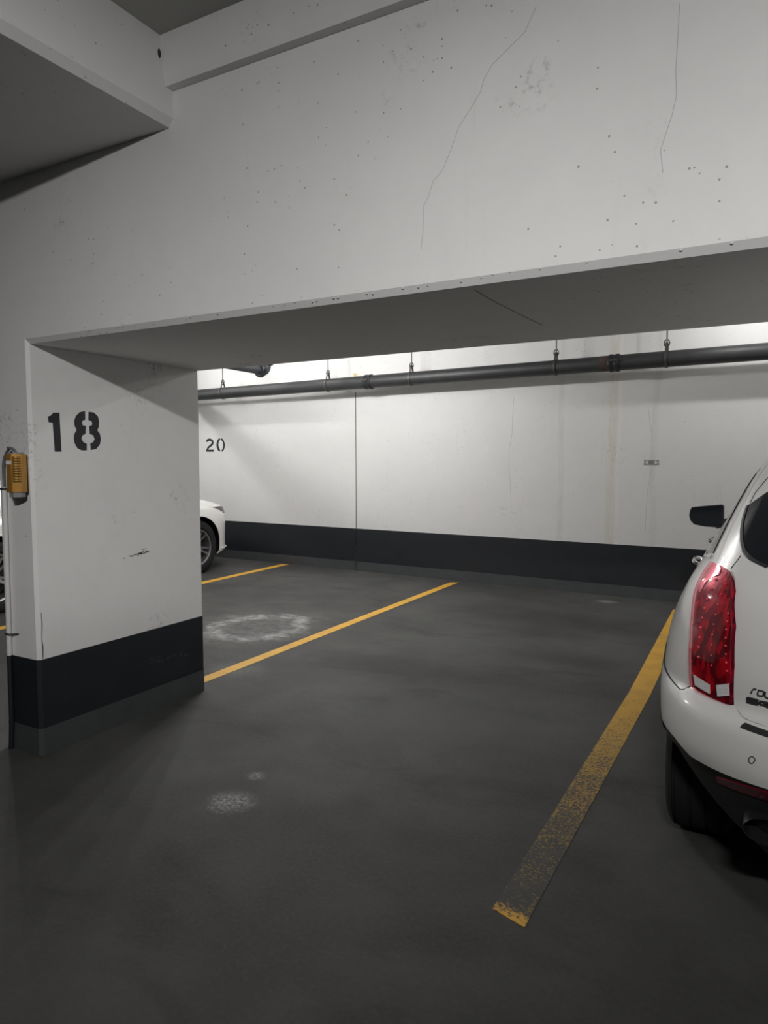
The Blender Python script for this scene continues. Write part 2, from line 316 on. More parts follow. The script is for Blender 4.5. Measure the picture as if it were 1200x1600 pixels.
# ------------------------------------------------------------------ object helpers
def obj(name, bm, m, parent=None, smooth=False, recalc=True):
    if recalc: bmesh.ops.recalc_face_normals(bm, faces=bm.faces)
    me = bpy.data.meshes.new(name); bm.to_mesh(me); bm.free()
    for mm in (m if isinstance(m, (list, tuple)) else [m]): me.materials.append(mm)
    if smooth:
        for p in me.polygons: p.use_smooth = True
        me.set_sharp_from_angle(angle=math.radians(smooth if smooth > 1 else 35))
    o = bpy.data.objects.new(name, me); C.objects.link(o)
    if parent:
        o.parent = parent
        if parent.name in KEEP: o.matrix_parent_inverse = KEEP[parent.name]
    return o
KEEP = {}
def pieces(name, bm, m, parent=None, smooth=False):
    """every loose piece of bm becomes an object of its own"""
    todo = set(bm.verts); out = []
    while todo:
        st = [todo.pop()]; isl = set(st)
        while st:
            for e in st.pop().link_edges:
                for v in e.verts:
                    if v in todo: todo.discard(v); isl.add(v); st.append(v)
        b2 = bmesh.new(); mp = {}
        for v in bm.verts:
            if v in isl: mp[v] = b2.verts.new(v.co)
        for f in bm.faces:
            if f.verts[0] in isl: b2.faces.new([mp[v] for v in f.verts])
        out.append(obj(name, b2, m, parent, smooth))
    bm.free(); return out
def thing(name, label, cat, loc=(0, 0, 0), group=None):
    o = bpy.data.objects.new(name, None); C.objects.link(o); o.location = loc; o['label'] = label; o['category'] = cat
    if group: o['group'] = group
    KEEP[o.name] = Matrix.Translation(loc).inverted()          # children are built in world coordinates
    o.empty_display_size = .1
    return o
def tag(o, label, cat, group=None):
    o['label'] = label; o['category'] = cat
    if group: o['group'] = group
    return o
def struct(o): o['kind'] = 'structure'; return o
def box(bm, a, b, bev=0):
    v = [bm.verts.new((x, y, z)) for x in (a[0], b[0]) for y in (a[1], b[1]) for z in (a[2], b[2])]
    fs = [bm.faces.new([v[i] for i in q]) for q in ((0, 1, 3, 2), (4, 6, 7, 5), (0, 4, 5, 1), (2, 3, 7, 6), (0, 2, 6, 4), (1, 5, 7, 3))]
    if bev: bmesh.ops.bevel(bm, geom=list({e for f in fs for e in f.edges}), offset=bev, segments=2, affect='EDGES')
    return bm
def B(a, b, bev=0): return box(bmesh.new(), a, b, bev)
def prism(bm, poly, to3, n, d):
    """polygon (2D list) mapped by to3, pushed by vector n*d"""
    a = [bm.verts.new(Vector(to3(*p))) for p in poly]; b = [bm.verts.new(v.co + Vector(n)*d) for v in a]
    bm.faces.new(a); bm.faces.new(b[::-1]); k = len(a)
    for i in range(k): bm.faces.new((a[i], a[(i+1) % k], b[(i+1) % k], b[i]))
    return bm
def ring_tube(bm, path, r, seg=12, caps=True):
    """tube along 3D path; r a number or list"""
    P = [Vector(p) for p in path]; prev = None; up = None
    for i, p in enumerate(P):
        d = next((P[min(i+k, len(P)-1)] - P[max(i-k, 0)] for k in range(1, len(P)) if (P[min(i+k, len(P)-1)] - P[max(i-k, 0)]).length > 1e-7)).normalized()
        if up is None: up = d.orthogonal().normalized()
        up = (up - d*up.dot(d)).normalized(); s = d.cross(up); rr = r[i] if isinstance(r, (list, tuple)) else r
        ring = [bm.verts.new(p + (up*math.cos(a) + s*math.sin(a))*rr) for a in [2*PI*k/seg for k in range(seg)]]
        if prev:
            for k in range(seg): bm.faces.new((prev[k], prev[(k+1) % seg], ring[(k+1) % seg], ring[k]))
        elif caps: bm.faces.new(ring[::-1])
        prev = ring
    if caps: bm.faces.new(prev)
    return bm
def T(path, r, seg=12): return ring_tube(bmesh.new(), path, r, seg)
def ribbon(bm, pts, nrm, w, h):
    """thin raised strip along a 3D polyline lying on a surface; nrm vector or list of vectors"""
    P = [Vector(p) for p in pts]; prev = None
    for i, p in enumerate(P):
        d = (P[min(i+1, len(P)-1)] - P[max(i-1, 0)]).normalized()
        n = Vector(nrm[i] if isinstance(nrm, list) else nrm).normalized(); s = n.cross(d).normalized()*((w[i] if isinstance(w, list) else w)/2)
        q = [bm.verts.new(p - s - n*.001), bm.verts.new(p - s + n*h), bm.verts.new(p + s + n*h), bm.verts.new(p + s - n*.001)]
        if prev:
            for k in range(4): bm.faces.new((prev[k], prev[(k+1) % 4], q[(k+1) % 4], q[k]))
        else: bm.faces.new(q)
        prev = q
    bm.faces.new(prev[::-1]); return bm
def lathe(bm, prof, c, ax, seg=48, close=False):
    """profile [(a, r)] turned about axis through c; ax 'X', 'Y' or 'Z'"""
    prev = None; first = None
    for k in range(seg):
        an = 2*PI*k/seg; ring = []
        for a, r in prof:
            u, v = r*math.cos(an), r*math.sin(an)
            o = {'X': (a, u, v), 'Y': (u, a, v), 'Z': (u, v, a)}[ax]
            ring.append(bm.verts.new((c[0]+o[0], c[1]+o[1], c[2]+o[2])))
        if prev:
            for i in range(len(prof)-1 + (1 if close else 0)): bm.faces.new((prev[i], prev[(i+1) % len(prof)], ring[(i+1) % len(prof)], ring[i]))
        else: first = ring
        prev = ring
    for i in range(len(prof)-1 + (1 if close else 0)): bm.faces.new((prev[i], prev[(i+1) % len(prof)], first[(i+1) % len(prof)], first[i]))
    return bm
# ------------------------------------------------------------------ setting
YF, YB, X0, X1, ZS, ZC = 2.135, 3.29, -3.17, -3.43, 2.075, 3.19     # beam front/back, pillar faces, soffit, slab
struct(obj('floor', B((-13, -8, -.2), (8, 9.2, 0)), M['floor']))
struct(obj('ceiling', B((-13, -8, ZC), (8, 9.2, ZC+.2)), M['slab']))
struct(obj('wall_left', B((-13.2, -8, 0), (-13, 9.2, ZC)), M['beam']))
struct(obj('wall_right', B((8, -8, 0), (8.2, 9.2, ZC)), M['beam']))
struct(obj('wall_front', B((-13, -8.2, 0), (8, -8, ZC)), M['beam']))
# back wall, in its own frame: local x along the wall, local -y out of it, turned -2.6 degrees
WM = Matrix.Translation((-3.4, 7.97, 0)) @ Matrix.Rotation(math.atan(-.045), 4, 'Z')
JX, JW, JZ = -1.475, .006, 2.444
def wp(x, z, off=0): return WM @ Vector((x, -off, z))
WN = WM.to_3x3() @ Vector((0, -1, 0))
def wbox(name, a, b, m, parent=None):
    o = obj(name, B(a, b), m, None)
    if parent: o.parent = parent
    else: o.matrix_world = WM
    return o
bm = B((-9.7, 0, 0), (JX-JW, .25, JZ)); box(bm, (JX+JW, 0, 0), (11.5, .25, JZ)); box(bm, (-9.7, 0, JZ), (11.5, .25, ZC)); box(bm, (JX-JW, .05, 0), (JX+JW, .25, JZ))
wall = struct(obj('wall_back', bm, M['wall'])); wall.matrix_world = WM
for a, b in ((-9.7, JX-JW), (JX+JW, 11.5)):
    wbox('black_band', (a, -.003, .127), (b, .01, .582), M['black'], wall)
    wbox('grey_base', (a, -.006, 0), (b, .01, .127), M['grey'], wall)
wbox('joint_filler', (JX-JW, .006, 0), (JX+JW, .04, JZ), M['well'], wall)
def on_wall(name, bm, m):       # bm in world coordinates -> child of the wall
    bm.transform(WM.inverted()); o = obj(name, bm, m); o.parent = wall; return o
for nm, polys in (('digit', (E2,)), ('digit', (E0A, E0B))):
    bm = bmesh.new()
    for p in polys: prism(bm, p, lambda x, z: wp(x, z, .002), -WN, .004)
    on_wall(nm, bm, M['ink'])
for p in (CR3, CR4, CR5): on_wall('crack', ribbon(bmesh.new(), [wp(x, z) for x, z in p], WN, .005, .0006), M['crack'])
bm = bmesh.new(); prism(bm, [(-1.505, 2.69), (-1.452, 2.688), (-1.448, 2.625), (-1.475, 2.61), (-1.503, 2.628)], lambda x, z: wp(x, z, .004), -WN, .006); on_wall('paint_mark', bm, M['tag'])
# main beam with its lower front arris cut off
def extr(poly, ax, a, b):
    bm = bmesh.new()
    f = {'X': lambda p, q: (a, p, q), 'Y': lambda p, q: (p, a, q), 'Z': lambda p, q: (p, q, a)}[ax]
    n = {'X': (1, 0, 0), 'Y': (0, 1, 0), 'Z': (0, 0, 1)}[ax]
    return prism(bm, poly, f, n, b-a)
CH = .017
beam = tag(obj('ceiling_beam', extr([(YF, ZC), (YF, ZS+CH+.006), (YF+CH, ZS), (YB, ZS), (YB, ZC)], 'X', -13, 8), M['beam']),
           'long deep white concrete beam spanning over the parking bay from the pillar', 'beam')
for p in (CR1, CR2): obj('crack', ribbon(bmesh.new(), [(x, YF, z) for x, z in p], (0, -1, 0), .0022, .0005), M['crack'], beam)
obj('crack', ribbon(bmesh.new(), [(x, y, ZS) for x, y in CR6], (0, 0, -1), .006, .0006), M['soffline'], beam)
# chipped, gritty lower arris
bm = bmesh.new()
for i in range(46):
    x = random.uniform(-2.6, .3); s = random.uniform(.0015, .004); z = ZS+CH+random.uniform(-.006, .03)*random.random()
    bmesh.ops.create_icosphere(bm, subdivisions=1, radius=s, matrix=Matrix.Translation((x, YF+max(0, (ZS+CH-z)*.8), z)) @ Matrix.Diagonal((1.6, .4, .8, 1)))
g = obj('paint_grit', bm, M['conduit'], beam); g['kind'] = 'stuff'
led = tag(obj('beam_ledge', extr([(2.072, ZC), (2.087, 3.034), (2.095, 3.004), (YF, 3.004), (YF, ZC)], 'X', -2.16, 8), M['beam']),
          'shallow white ledge running along the top of the long beam', 'ledge')
xb = tag(obj('cross_beam', extr([(-2.16, ZC), (-2.16, 2.897), (-2.185, 2.866), (-4.3, 2.866), (-4.3, ZC)], 'Y', -8, YF), M['beam']),
         'white concrete cross beam with dark underside at top left corner', 'beam')
bm = bmesh.new(); bmesh.ops.create_icosphere(bm, subdivisions=2, radius=.012, matrix=Matrix.Translation((-2.16, 2.066, 3.118)) @ Matrix.Diagonal((.3, .7, 1.6, 1)))
obj('chip', bm, M['scuff'], xb)
# pillar
pil = thing('pillar', 'white concrete pillar stencilled with number 18 above a black band', 'pillar', (-3.3, 2.7, 0))
E_ = .0005; BE = .015
plan = lambda g: [(X1-g, YF-E_-g), (X0-BE-g*.4, YF-E_-g), (X0+g, YF+BE-g*.4), (X0+g, YB+g), (X1-g, YB+g)]
obj('shaft', extr(plan(0), 'Z', 0, ZS+.024), M['beam'], pil)
obj('black_band', extr(plan(.002), 'Z', .14, .497), M['black'], pil)
obj('grey_base', extr(plan(.004), 'Z', 0, .14), M['grey'], pil)
for polys in ((D1,), (D8A, D8B)):
    bm = bmesh.new()
    for p in polys: prism(bm, p, lambda y, z: (X0-.002, y, z), (1, 0, 0), .003)
    obj('digit', bm, M['ink'], pil)
obj('crack', ribbon(bmesh.new(), [(X0, 2.158, .50), (X0, 2.160, .56), (X0, 2.156, .60), (X0, 2.161, .68), (X0, 2.157, .74)], (1, 0, 0), [.004, .006, .003, .005, .002], .0006), M['scuff'], pil)
bm = bmesh.new()
for k in range(26):
    u = random.random(); y = SCUFF[0][0]+u*(SCUFF[-1][0]-SCUFF[0][0]); z = SCUFF[0][1]+u*.02+random.uniform(-.006, .006)*(.4+u)
    ribbon(bm, [(X0, y, z), (X0, y+random.uniform(.008, .025), z+random.uniform(-.003, .004))], (1, 0, 0), random.uniform(.0015, .005), .0005)
ribbon(bm, [(X0, a, b) for a, b in SCUFF2], (1, 0, 0), .003, .0005)
obj('scuff_mark', bm, M['scuff'], pil)
bm = bmesh.new()
for k in range(34):
    u = random.random(); y = SCR[0][0]+u*.32; z = .317-u*.034+random.uniform(-.02, .014)*(1-u*.5)
    ribbon(bm, [(X0+.002, y, z), (X0+.002, y+random.uniform(.006, .02), z+random.uniform(-.008, .008))], (1, 0, 0), random.uniform(.001, .003), .0005)
obj('scratch', bm, M['scr'], pil)
# floor lines
def line(name, q, m, label):
    bm = bmesh.new(); prism(bm, q, lambda x, y: (x, y, 0.0), (0, 0, 1), .002); return tag(obj(name, bm, m), label, 'painted line')
line('parking_line', [(-3.372, 3.36), (-3.275, 3.30), (-3.268, 7.84), (-3.362, 7.80)], M['line'], 'long yellow bay line running from the pillar toward the back wall')
line('parking_line', [(-6.02, 3.3), (-5.91, 3.3), (-6.02, 8.04), (-6.135, 8.02)], M['line'], 'short visible yellow bay line beside the parked car in bay 20')
line('parking_line', [(-.745, 2.105), (-.622, 2.065), (-.585, 4.6), (-.60, 7.5), (-.752, 7.44), (-.715, 4.6)], M['worn'], 'worn yellow bay line beside the near car, faded at its near end')
# wall gauge
gx, gz = 2.347, 1.491
ga = thing('crack_gauge', 'small clear crack gauge strip fixed on the bright back wall', 'gauge', tuple(wp(gx, gz)))
def wq(bm, x0, x1, z0, z1, o0, o1): return prism(bm, [(x0, z0), (x1, z0), (x1, z1), (x0, z1)], lambda x, z: wp(x, z, o1), -WN, o1-o0)
obj('plate', wq(bmesh.new(), gx-.078, gx+.078, gz-.021, gz+.021, 0, .004), M['gauge'], ga)
bm = bmesh.new(); wq(bm, gx-.03, gx+.03, gz-.018, gz+.018, .004, .005)
for k in (-1, 1): wq(bm, gx-.078, gx+.078, gz+k*.021-.0025, gz+k*.021+.0025, 0, .005)
obj('print_grid', bm, M['gink'], ga)
for sx in (-1, 1):
    for sz in (-1, 1):
        bm = bmesh.new(); prism(bm, [(gx+sx*.064+.009*math.cos(a), gz+sz*.013+.007*math.sin(a)) for a in [k*PI/5 for k in range(10)]], lambda x, z: wp(x, z, .008), -WN, .008); obj('screw', bm, M['gink'], ga)
# ------------------------------------------------------------------ sprinkler main on its hangers
PD, PR = .25, .082
pz = lambda x: 2.533 + .0042*x
pp = thing('sprinkler_main', 'dark steel sprinkler pipe hung along the back wall on rod hangers', 'pipe', tuple(wp(0, pz(0), PD)))
cps = [-1.097, 1.993]; ends = [-9.5] + cps + [8.5]
for a, b in zip(ends, ends[1:]): obj('pipe_length', T([wp(x, pz(x), PD) for x in (a+.01, b-.01)], PR, 28), M['pipe'], pp, True)
for x in cps:
    d = [(-.055, 1.0), (-.055, 1.08), (-.045, 1.15), (-.018, 1.15), (-.012, 1.10), (.012, 1.10), (.018, 1.15), (.045, 1.15), (.055, 1.08), (.055, 1.0)]
    c = obj('coupling', T([wp(x+a, pz(x), PD) for a, r in d], [PR*r for a, r in d], 28), M['iron'], pp, True)
    bm = bmesh.new()
    for s in (-1, 1): ring_tube(bm, [wp(x-.045, pz(x)+s*.012, PD+s*.105), wp(x+.045, pz(x)+s*.012, PD+s*.105)], .014, 8)
    pieces('bolt', bm, M['rod'], c)
    bm = bmesh.new(); r = obj('rust_patch', T([wp(x-.15, pz(x), PD), wp(x-.06, pz(x), PD)], PR*1.006, 28), M['rust'], pp, True) if x > 0 else bm.free()
for x in (-3.686, -1.7526, -.4696, 1.3618, 2.5089, 5.0):
    z = pz(x); bm = bmesh.new()
    path = [wp(x, z+PR*1.05*math.sin(a), PD+PR*1.05*math.cos(a)) for a in [PI*.5+.42+k*(2*PI-.84)/22 for k in range(23)]]
    path = [wp(x, z+.165, PD)] + [wp(x, z+.135, PD+.022)] + path[::-1][0:1] + path[::-1][1:-1] + path[::-1][-1:] + [wp(x, z+.135, PD-.022), wp(x, z+.165, PD)]
    h = obj('hanger_ring', ribbon(bm, path, [(p - wp(x, z, PD)).normalized() for p in path], .026, .004), M['rod'], pp)
    obj('hanger_rod', T([wp(x, z+.15, PD), wp(x, ZC, PD)], .0075, 8), M['rod'], h)
    obj('eye_nut', T([wp(x, z+.125+.035*(1+math.sin(a)), PD+.0) + (WM.to_3x3() @ Vector((.026*math.cos(a), 0, 0))) for a in [k*2*PI/16 for k in range(17)]], .007, 6), M['rod'], h)
obj('added_shadow_pipe', T([(-8.30, 3.4, 2.72), (-8.30, 7.86, 2.72)], .05, 16), M['pipe'], pp, True)  # unseen pipe added to cast the diagonal shadow on the back wall
# branch pipe that comes out over the bay and turns up
bp = thing('branch_pipe', 'dark overhead branch pipe ending in an elbow near back wall', 'pipe', (-5.947, 7.5, 2.71))
bx, by, bz = -5.935, 7.46, 2.712
obj('pipe_length', T([(bx, 3.5, bz), (bx, by-.10, bz)], .052, 20), M['iron'], bp, True)
el = obj('elbow', T([(bx, by-.11, bz)] + [(bx, by-.09+.09*math.sin(a), bz+.09-.09*math.cos(a)) for a in [k*PI/16 for k in range(9)]] + [(bx, by, bz+.11)], [.064]*11, 20), M['iron'], bp, True)
for p, d in (((bx, by-.125, bz), (0, 1, 0)), ((bx, by, bz+.125), (0, 0, 1))):
    P, D = Vector(p), Vector(d)
    cc = obj('coupling', T([P-D*.04, P-D*.04, P-D*.02, P+D*.02, P+D*.04, P+D*.04], [.05, .078, .090, .090, .078, .05], 20), M['iron'], bp, True)
    bm = bmesh.new()
    for s in (-1, 1):
        q = P + Vector((.105*s, 0, 0)); ring_tube(bm, [q-D*.045, q+D*.045], .012, 8); box(bm, tuple(q-Vector((.02, .022, .022))), tuple(q+Vector((.02, .022, .022))))
    pieces('bolt_lug', bm, M['iron'], cc)
obj('riser', T([(bx, by, bz+.13), (bx, by, ZC-.002)], .052, 20), M['iron'], bp, True)
# ------------------------------------------------------------------ alarm device, cable and conduit on the pillar
dv = thing('wall_sensor', 'ribbed brass coloured sensor cover on the pillar narrow face', 'sensor', (-3.20, YF, 1.35))
dx, dy, z0, z1 = -3.200, YF-.058, 1.350, 1.537
da = math.radians(-33); DV, SV = Vector((math.cos(da), math.sin(da))), Vector((-math.sin(da), math.cos(da)))
def dpt(s, d): v = SV*s + DV*d; return (dx+v.x, dy+v.y)
def shell(bm, k, za, zb): return prism(bm, [dpt(s*k, d*k) for s, d in ((-.044, -.04), (-.044, .012), (-.021, .034), (.021, .034), (.044, .012), (.044, -.04))], lambda x, y: (x, y, za), (0, 0, 1), zb-za)
bm = shell(bmesh.new(), 1, z0, z1); bmesh.ops.bevel(bm, geom=bm.edges[:], offset=.002, segments=2, affect='EDGES'); obj('cover', bm, M['brass'], dv, 30)
for k in range(10):
    zz = z1-.012-k*.0125; prof = [(-.0195, .034)] + [(-.0195*math.cos(a), .034+.009*math.sin(a)) for a in [i*PI/10 for i in range(1, 10)]] + [(.0195, .034)]
    bm = prism(bmesh.new(), [dpt(*q) for q in prof], lambda x, y: (x, y, zz-.0085), (0, 0, 1), .0085); bmesh.ops.bevel(bm, geom=[e for e in bm.edges if abs(e.verts[0].co.z-e.verts[1].co.z) < 1e-6], offset=.002, segments=2, affect='EDGES')
    obj('rib', bm, M['brass'], dv, 40)
    obj('slot', prism(bmesh.new(), [dpt(s, d) for s, d in ((-.0195, .033), (-.0195, .0355), (.0195, .0355), (.0195, .033))], lambda x, y: (x, y, zz-.0125), (0, 0, 1), .004), M['slot'], dv)
bm = prism(bmesh.new(), [dpt(s, d) for s, d in ((-.0455, .0), (-.0455, .0125), (-.022, .0352), (-.021, .030), (-.040, .0))], lambda x, y: (x, y, z1-.050), (0, 0, 1), .017); obj('cutout', bm, M['conduit'], dv)
obj('base_cap', shell(bmesh.new(), .80, z0-.024, z0), M['dgrey'], dv, 40)
obj('top_cap', shell(bmesh.new(), .75, z1, z1+.008), M['dgrey'], dv, 40)
cx_ = -3.372
cd = thing('conduit', 'thin white painted conduit with grey cable up the pillar left edge', 'conduit', (cx_, YF-.016, 0))
cy_ = YF-.017
obj('tube', T([(cx_-.012, cy_, .50), (cx_, cy_, 1.37)], .0125, 12), M['conduit'], cd, True)
obj('lower_tube', T([(cx_-.03, cy_, .0), (cx_-.016, cy_, .14), (cx_-.012, cy_, .50)], .0128, 12), M['black'], cd, True)
import_path = [(cx_, cy_, 1.36), (cx_+.002, cy_-.002, 1.43), (cx_+.012, cy_-.006, 1.49), (cx_+.034, cy_-.010, 1.527), (cx_+.062, cy_-.014, 1.552), (cx_+.09, cy_-.020, 1.566), (dx-.060, dy, 1.568), (dx-.018, dy, 1.560), (dx, dy, 1.543)]
def smooth_path(P, k=6):
    P = [Vector(p) for p in P]; out = []
    for i in range(len(P)-1):
        a, b, c, d = P[max(i-1, 0)], P[i], P[i+1], P[min(i+2, len(P)-1)]
        for j in range(k):
            t = j/k; out.append(.5*((2*b)+(c-a)*t+(2*a-5*b+4*c-d)*t*t+(3*b-a-3*c+d)*t**3))
    return out+[P[-1]]
obj('cable', T(smooth_path(import_path), .0065, 10), M['cable'], cd, True)
for z in (.615, 1.362):
    bm = bmesh.new(); ring_tube(bm, [(cx_-.032, cy_+.006, z), (cx_-.016, cy_-.014, z), (cx_+.012, cy_-.014, z), (cx_+.03, cy_+.006, z), (cx_+.05, cy_+.014, z)], .005, 6); obj('clip', bm, M['rod'], cd)
# ------------------------------------------------------------------ cars
def ext(H, t, z, off, side=-1):
    if t < 0: return Vector(H.q(-t, z, off, -side))
    return Vector(H.q(t, z, off, side))
def patch(H, poly, off, side=-1, step=.02, sx=1.2, depth=.006):
    """a panel lying on the hull inside the outline poly of (t, z) pairs, with a real edge"""
    P = []
    for i, a in enumerate(poly):
        b = poly[(i+1) % len(poly)]; n = max(1, int(math.hypot((b[0]-a[0])*sx, b[1]-a[1])/step))
        P += [(a[0]+(b[0]-a[0])*k/n, a[1]+(b[1]-a[1])*k/n) for k in range(n)]
    def inside(x, y):
        r = False
        for i in range(len(poly)):
            (xa, ya), (xb, yb) = poly[i], poly[i-1]
            if (ya > y) != (yb > y) and x < (xb-xa)*(y-ya)/(yb-ya)+xa: r = not r
        return r
    V = [Vector((x*sx, z)) for x, z in P]; n0 = len(V)
    xs = [p[0] for p in poly]; zs = [p[1] for p in poly]
    x = min(xs)*sx + step*.6
    while x < max(xs)*sx:
        z = min(zs) + step*.6
        while z < max(zs):
            if inside(x/sx, z) and min((x-v.x)**2+(z-v.y)**2 for v in V[:n0]) > (step*.45)**2: V.append(Vector((x, z)))
            z += step
        x += step
    vs, es, fs = delaunay_2d_cdt(V, [(i, (i+1) % n0) for i in range(n0)], [], 1, 1e-6)[:3]
    bm = bmesh.new(); A = [bm.verts.new(ext(H, v.x/sx, v.y, off, side)) for v in vs]
    for f in fs:
        try: bm.faces.new([A[i] for i in f])
        except ValueError: pass
    be = [e for e in bm.edges if len(e.link_faces) == 1]
    r = bmesh.ops.extrude_edge_only(bm, edges=be); nv = [g for g in r['geom'] if isinstance(g, bmesh.types.BMVert)]
    idx = {tuple(round(c, 5) for c in A[i].co): i for i in range(len(A))}
    for v in nv:
        i = idx[tuple(round(c, 5) for c in v.co)]; v.co = ext(H, vs[i].x/sx, vs[i].y, off-depth, side)
    # outward orientation from the hull
    c = sum((v.co for v in A), Vector())/len(A)
    bm.normal_update(); f0 = max(bm.faces, key=lambda f: f.calc_area()); 
    bmesh.ops.recalc_face_normals(bm, faces=bm.faces)
    bm.normal_update()
    k = min(range(len(vs)), key=lambda i: (A[i].co-c).length)
    nn = Vector(H.nrm(abs(vs[k].x/sx), vs[k].y, side if vs[k].x >= 0 else -side))
    if A[k].link_faces and A[k].link_faces[0].normal.dot(nn) < 0: bmesh.ops.reverse_faces(bm, faces=bm.faces)
    return bm
def strip(H, pts, w, h, side=-1, base=0.0, sub=6):
    Q = []
    for a, b in zip(pts, pts[1:]): Q += [(a[0]+(b[0]-a[0])*k/sub, a[1]+(b[1]-a[1])*k/sub) for k in range(sub)]
    Q.append(pts[-1])
    return ribbon(bmesh.new(), [ext(H, t, z, base, side) for t, z in Q], [Vector(H.nrm(abs(t), z, side if t >= 0 else -side)) for t, z in Q], w, h)
def mirror_poly(left): return left + [(-t, z) for t, z in left[::-1]]
def t_of_y(H, y, z):
    lo, hi = 0.0, 3.0
    for _ in range(40):
        m = (lo+hi)/2
        if H.p(m, z)[1] < y: lo = m
        else: hi = m
    return lo
def hull_body(H, nz, mats, black, arches, parent, body_name='body'):
    zs = sorted(set([H.z0+(H.z1-H.z0)*i/nz for i in range(nz+1)] + [r for r in H.breaks]))
    ts = [i/26 for i in range(26)] + [1+i/30 for i in range(30)] + [2+i/22 for i in range(23)]
    bm = bmesh.new(); rows = []
    for z in zs:
        R = H.row(z)
        rows.append([bm.verts.new(H.p(t, z, -1, R)) for t in ts] + [bm.verts.new(H.p(t, z, 1, R)) for t in ts[-2:0:-1]])
    n = len(rows[0]); tt = ts + ts[-2:0:-1]
    for i in range(len(zs)-1):
        for k in range(n):
            f = bm.faces.new((rows[i][k], rows[i][(k+1) % n], rows[i+1][(k+1) % n], rows[i+1][k]))
            f.material_index = 1 if black((tt[k]+tt[(k+1) % n])/2, (zs[i]+zs[i+1])/2) else 0
    bm.faces.new(rows[0][::-1]).material_index = 1; bm.faces.new(rows[-1])
    bmesh.ops.recalc_face_normals(bm, faces=bm.faces)
    src = obj('hull_source', bm, mats, None)
    cut = []
    for x0, x1, y, z, r in arches:
        bm = lathe(bmesh.new(), [(0, .001), (0, r), (x1-x0, r), (x1-x0, .001)], (x0, y, z), 'X', 64)
        bmesh.ops.holes_fill(bm, edges=[e for e in bm.edges if len(e.link_faces) == 1], sides=0)
        for f in bm.faces: f.material_index = 2
        c = obj('cutter', bm, mats, None); cut.append(c)
        md = src.modifiers.new('arch', 'BOOLEAN'); md.object = c; md.operation = 'DIFFERENCE'; md.solver = 'EXACT'
    dg = bpy.context.evaluated_depsgraph_get()
    me = bpy.data.meshes.new_from_object(src.evaluated_get(dg))
    for c in cut + [src]: bpy.data.objects.remove(c)
    outs = []
    for mi, nm in ((0, body_name), (1, 'lower_cladding'), (2, 'wheel_well')):
        bm = bmesh.new(); bm.from_mesh(me)
        bmesh.ops.delete(bm, geom=[f for f in bm.faces if f.material_index != mi], context='FACES')
        for f in bm.faces: f.material_index = 0
        outs += pieces(nm, bm, mats[mi], parent, 38) if mi == 2 else [obj(nm, bm, mats[mi], parent, 38, recalc=False)]
    return outs
def wheel(parent, x, y, r, wd, side, rr):
    """side -1: outer face looks to -x"""
    h = wd/2; g = []
    for k in (-.36, -.12, .12, .36): g += [(k*wd-.006, r), (k*wd-.005, r-.009), (k*wd+.005, r-.009), (k*wd+.006, r)]
    prof = [(-h*.78, rr), (-h*.97, rr+.02), (-h, (r+rr)/2), (-h*.98, r-.035), (-h*.86, r-.010), (-h*.78, r-.002)] + g + [(h*.78, r-.002), (h*.86, r-.010), (h*.98, r-.035), (h, (r+rr)/2), (h*.97, rr+.02), (h*.78, rr)]
    ty = obj('tyre', lathe(bmesh.new(), prof, (x, y, r), 'X', 64), M['rubber'], parent, 30)
    s = side; bm = bmesh.new()
    lathe(bm, [(s*h*.80, rr+.002), (s*h*.95, rr-.004), (s*h*.90, rr-.022), (s*h*.2, rr-.035), (-s*h*.7, rr-.02)], (x, y, r), 'X', 48)
    lathe(bm, [(s*h*.62, .001), (s*h*.66, .035), (s*h*.55, .065), (s*h*.2, .07)], (x, y, r), 'X', 24)
    for k in range(10):
        a = 2*PI*k/10 + (.13 if k % 2 else -.13)
        d = Vector((0, math.cos(a), math.sin(a))); n = Vector((0, -math.sin(a), math.cos(a)))
        c0, c1 = Vector((x+s*h*.50, y, r)) + d*.05, Vector((x+s*h*.78, y, r)) + d*(rr-.015)
        for (p, q) in ((c0, c1),):
            v = [bm.verts.new(p+n*e+Vector((f, 0, 0))) for e, f in ((-.016, 0), (.016, 0), (.016, -s*.03), (-.016, -s*.03))] + [bm.verts.new(q+n*e+Vector((f, 0, 0))) for e, f in ((-.011, 0), (.011, 0), (.011, -s*.03), (-.011, -s*.03))]
            for i4 in ((0, 1, 5, 4), (1, 2, 6, 5), (2, 3, 7, 6), (3, 0, 4, 7), (0, 3, 2, 1), (4, 5, 6, 7)): bm.faces.new([v[i] for i in i4])
    obj('rim', bm, M['alloy'], ty, 30)
    lathe_d = lathe(bmesh.new(), [(s*h*.05, .001), (s*h*.05, rr-.05), (-s*h*.1, rr-.05)], (x, y, r), 'X', 32); obj('brake_disc', lathe_d, M['iron'], ty)
    return ty
# --- near car
A = Hull(ROWS_A, ORG_A); A.breaks = [.515, .535, .55, .565, .70, .715, .725, .735, .745, .755]
suv = thing('near_car', 'white car seen from behind at the right, red taillight and black mirror', 'car', (.655, 4.5, 0))
AR = .43; ay = 3.075
xl, xr = .655-.96, .655+.96
bk = lambda t, z: z < (.564 if t < .86 else .40) 
hull_body(A, 60, [M['paint'], M['clad'], M['well']], bk, [(-.6, -.03, ay, .37, AR), (-.6, -.03, ay+2.81, .37, AR), (1.34, 1.95, ay, .37, AR), (1.34, 1.95, ay+2.81, .37, AR)], suv)
for y in (ay, ay+2.81):
    wheel(suv, -.172, y, .37, .235, -1, .24); wheel(suv, 1.482, y, .37, .235, 1, .24)
gate = obj('tailgate', patch(A, mirror_poly([(0.0, 1.168)][:0] + [(.50, 1.168), (.58, 1.184)] + GATE), .006), M['paint'], suv, 40)
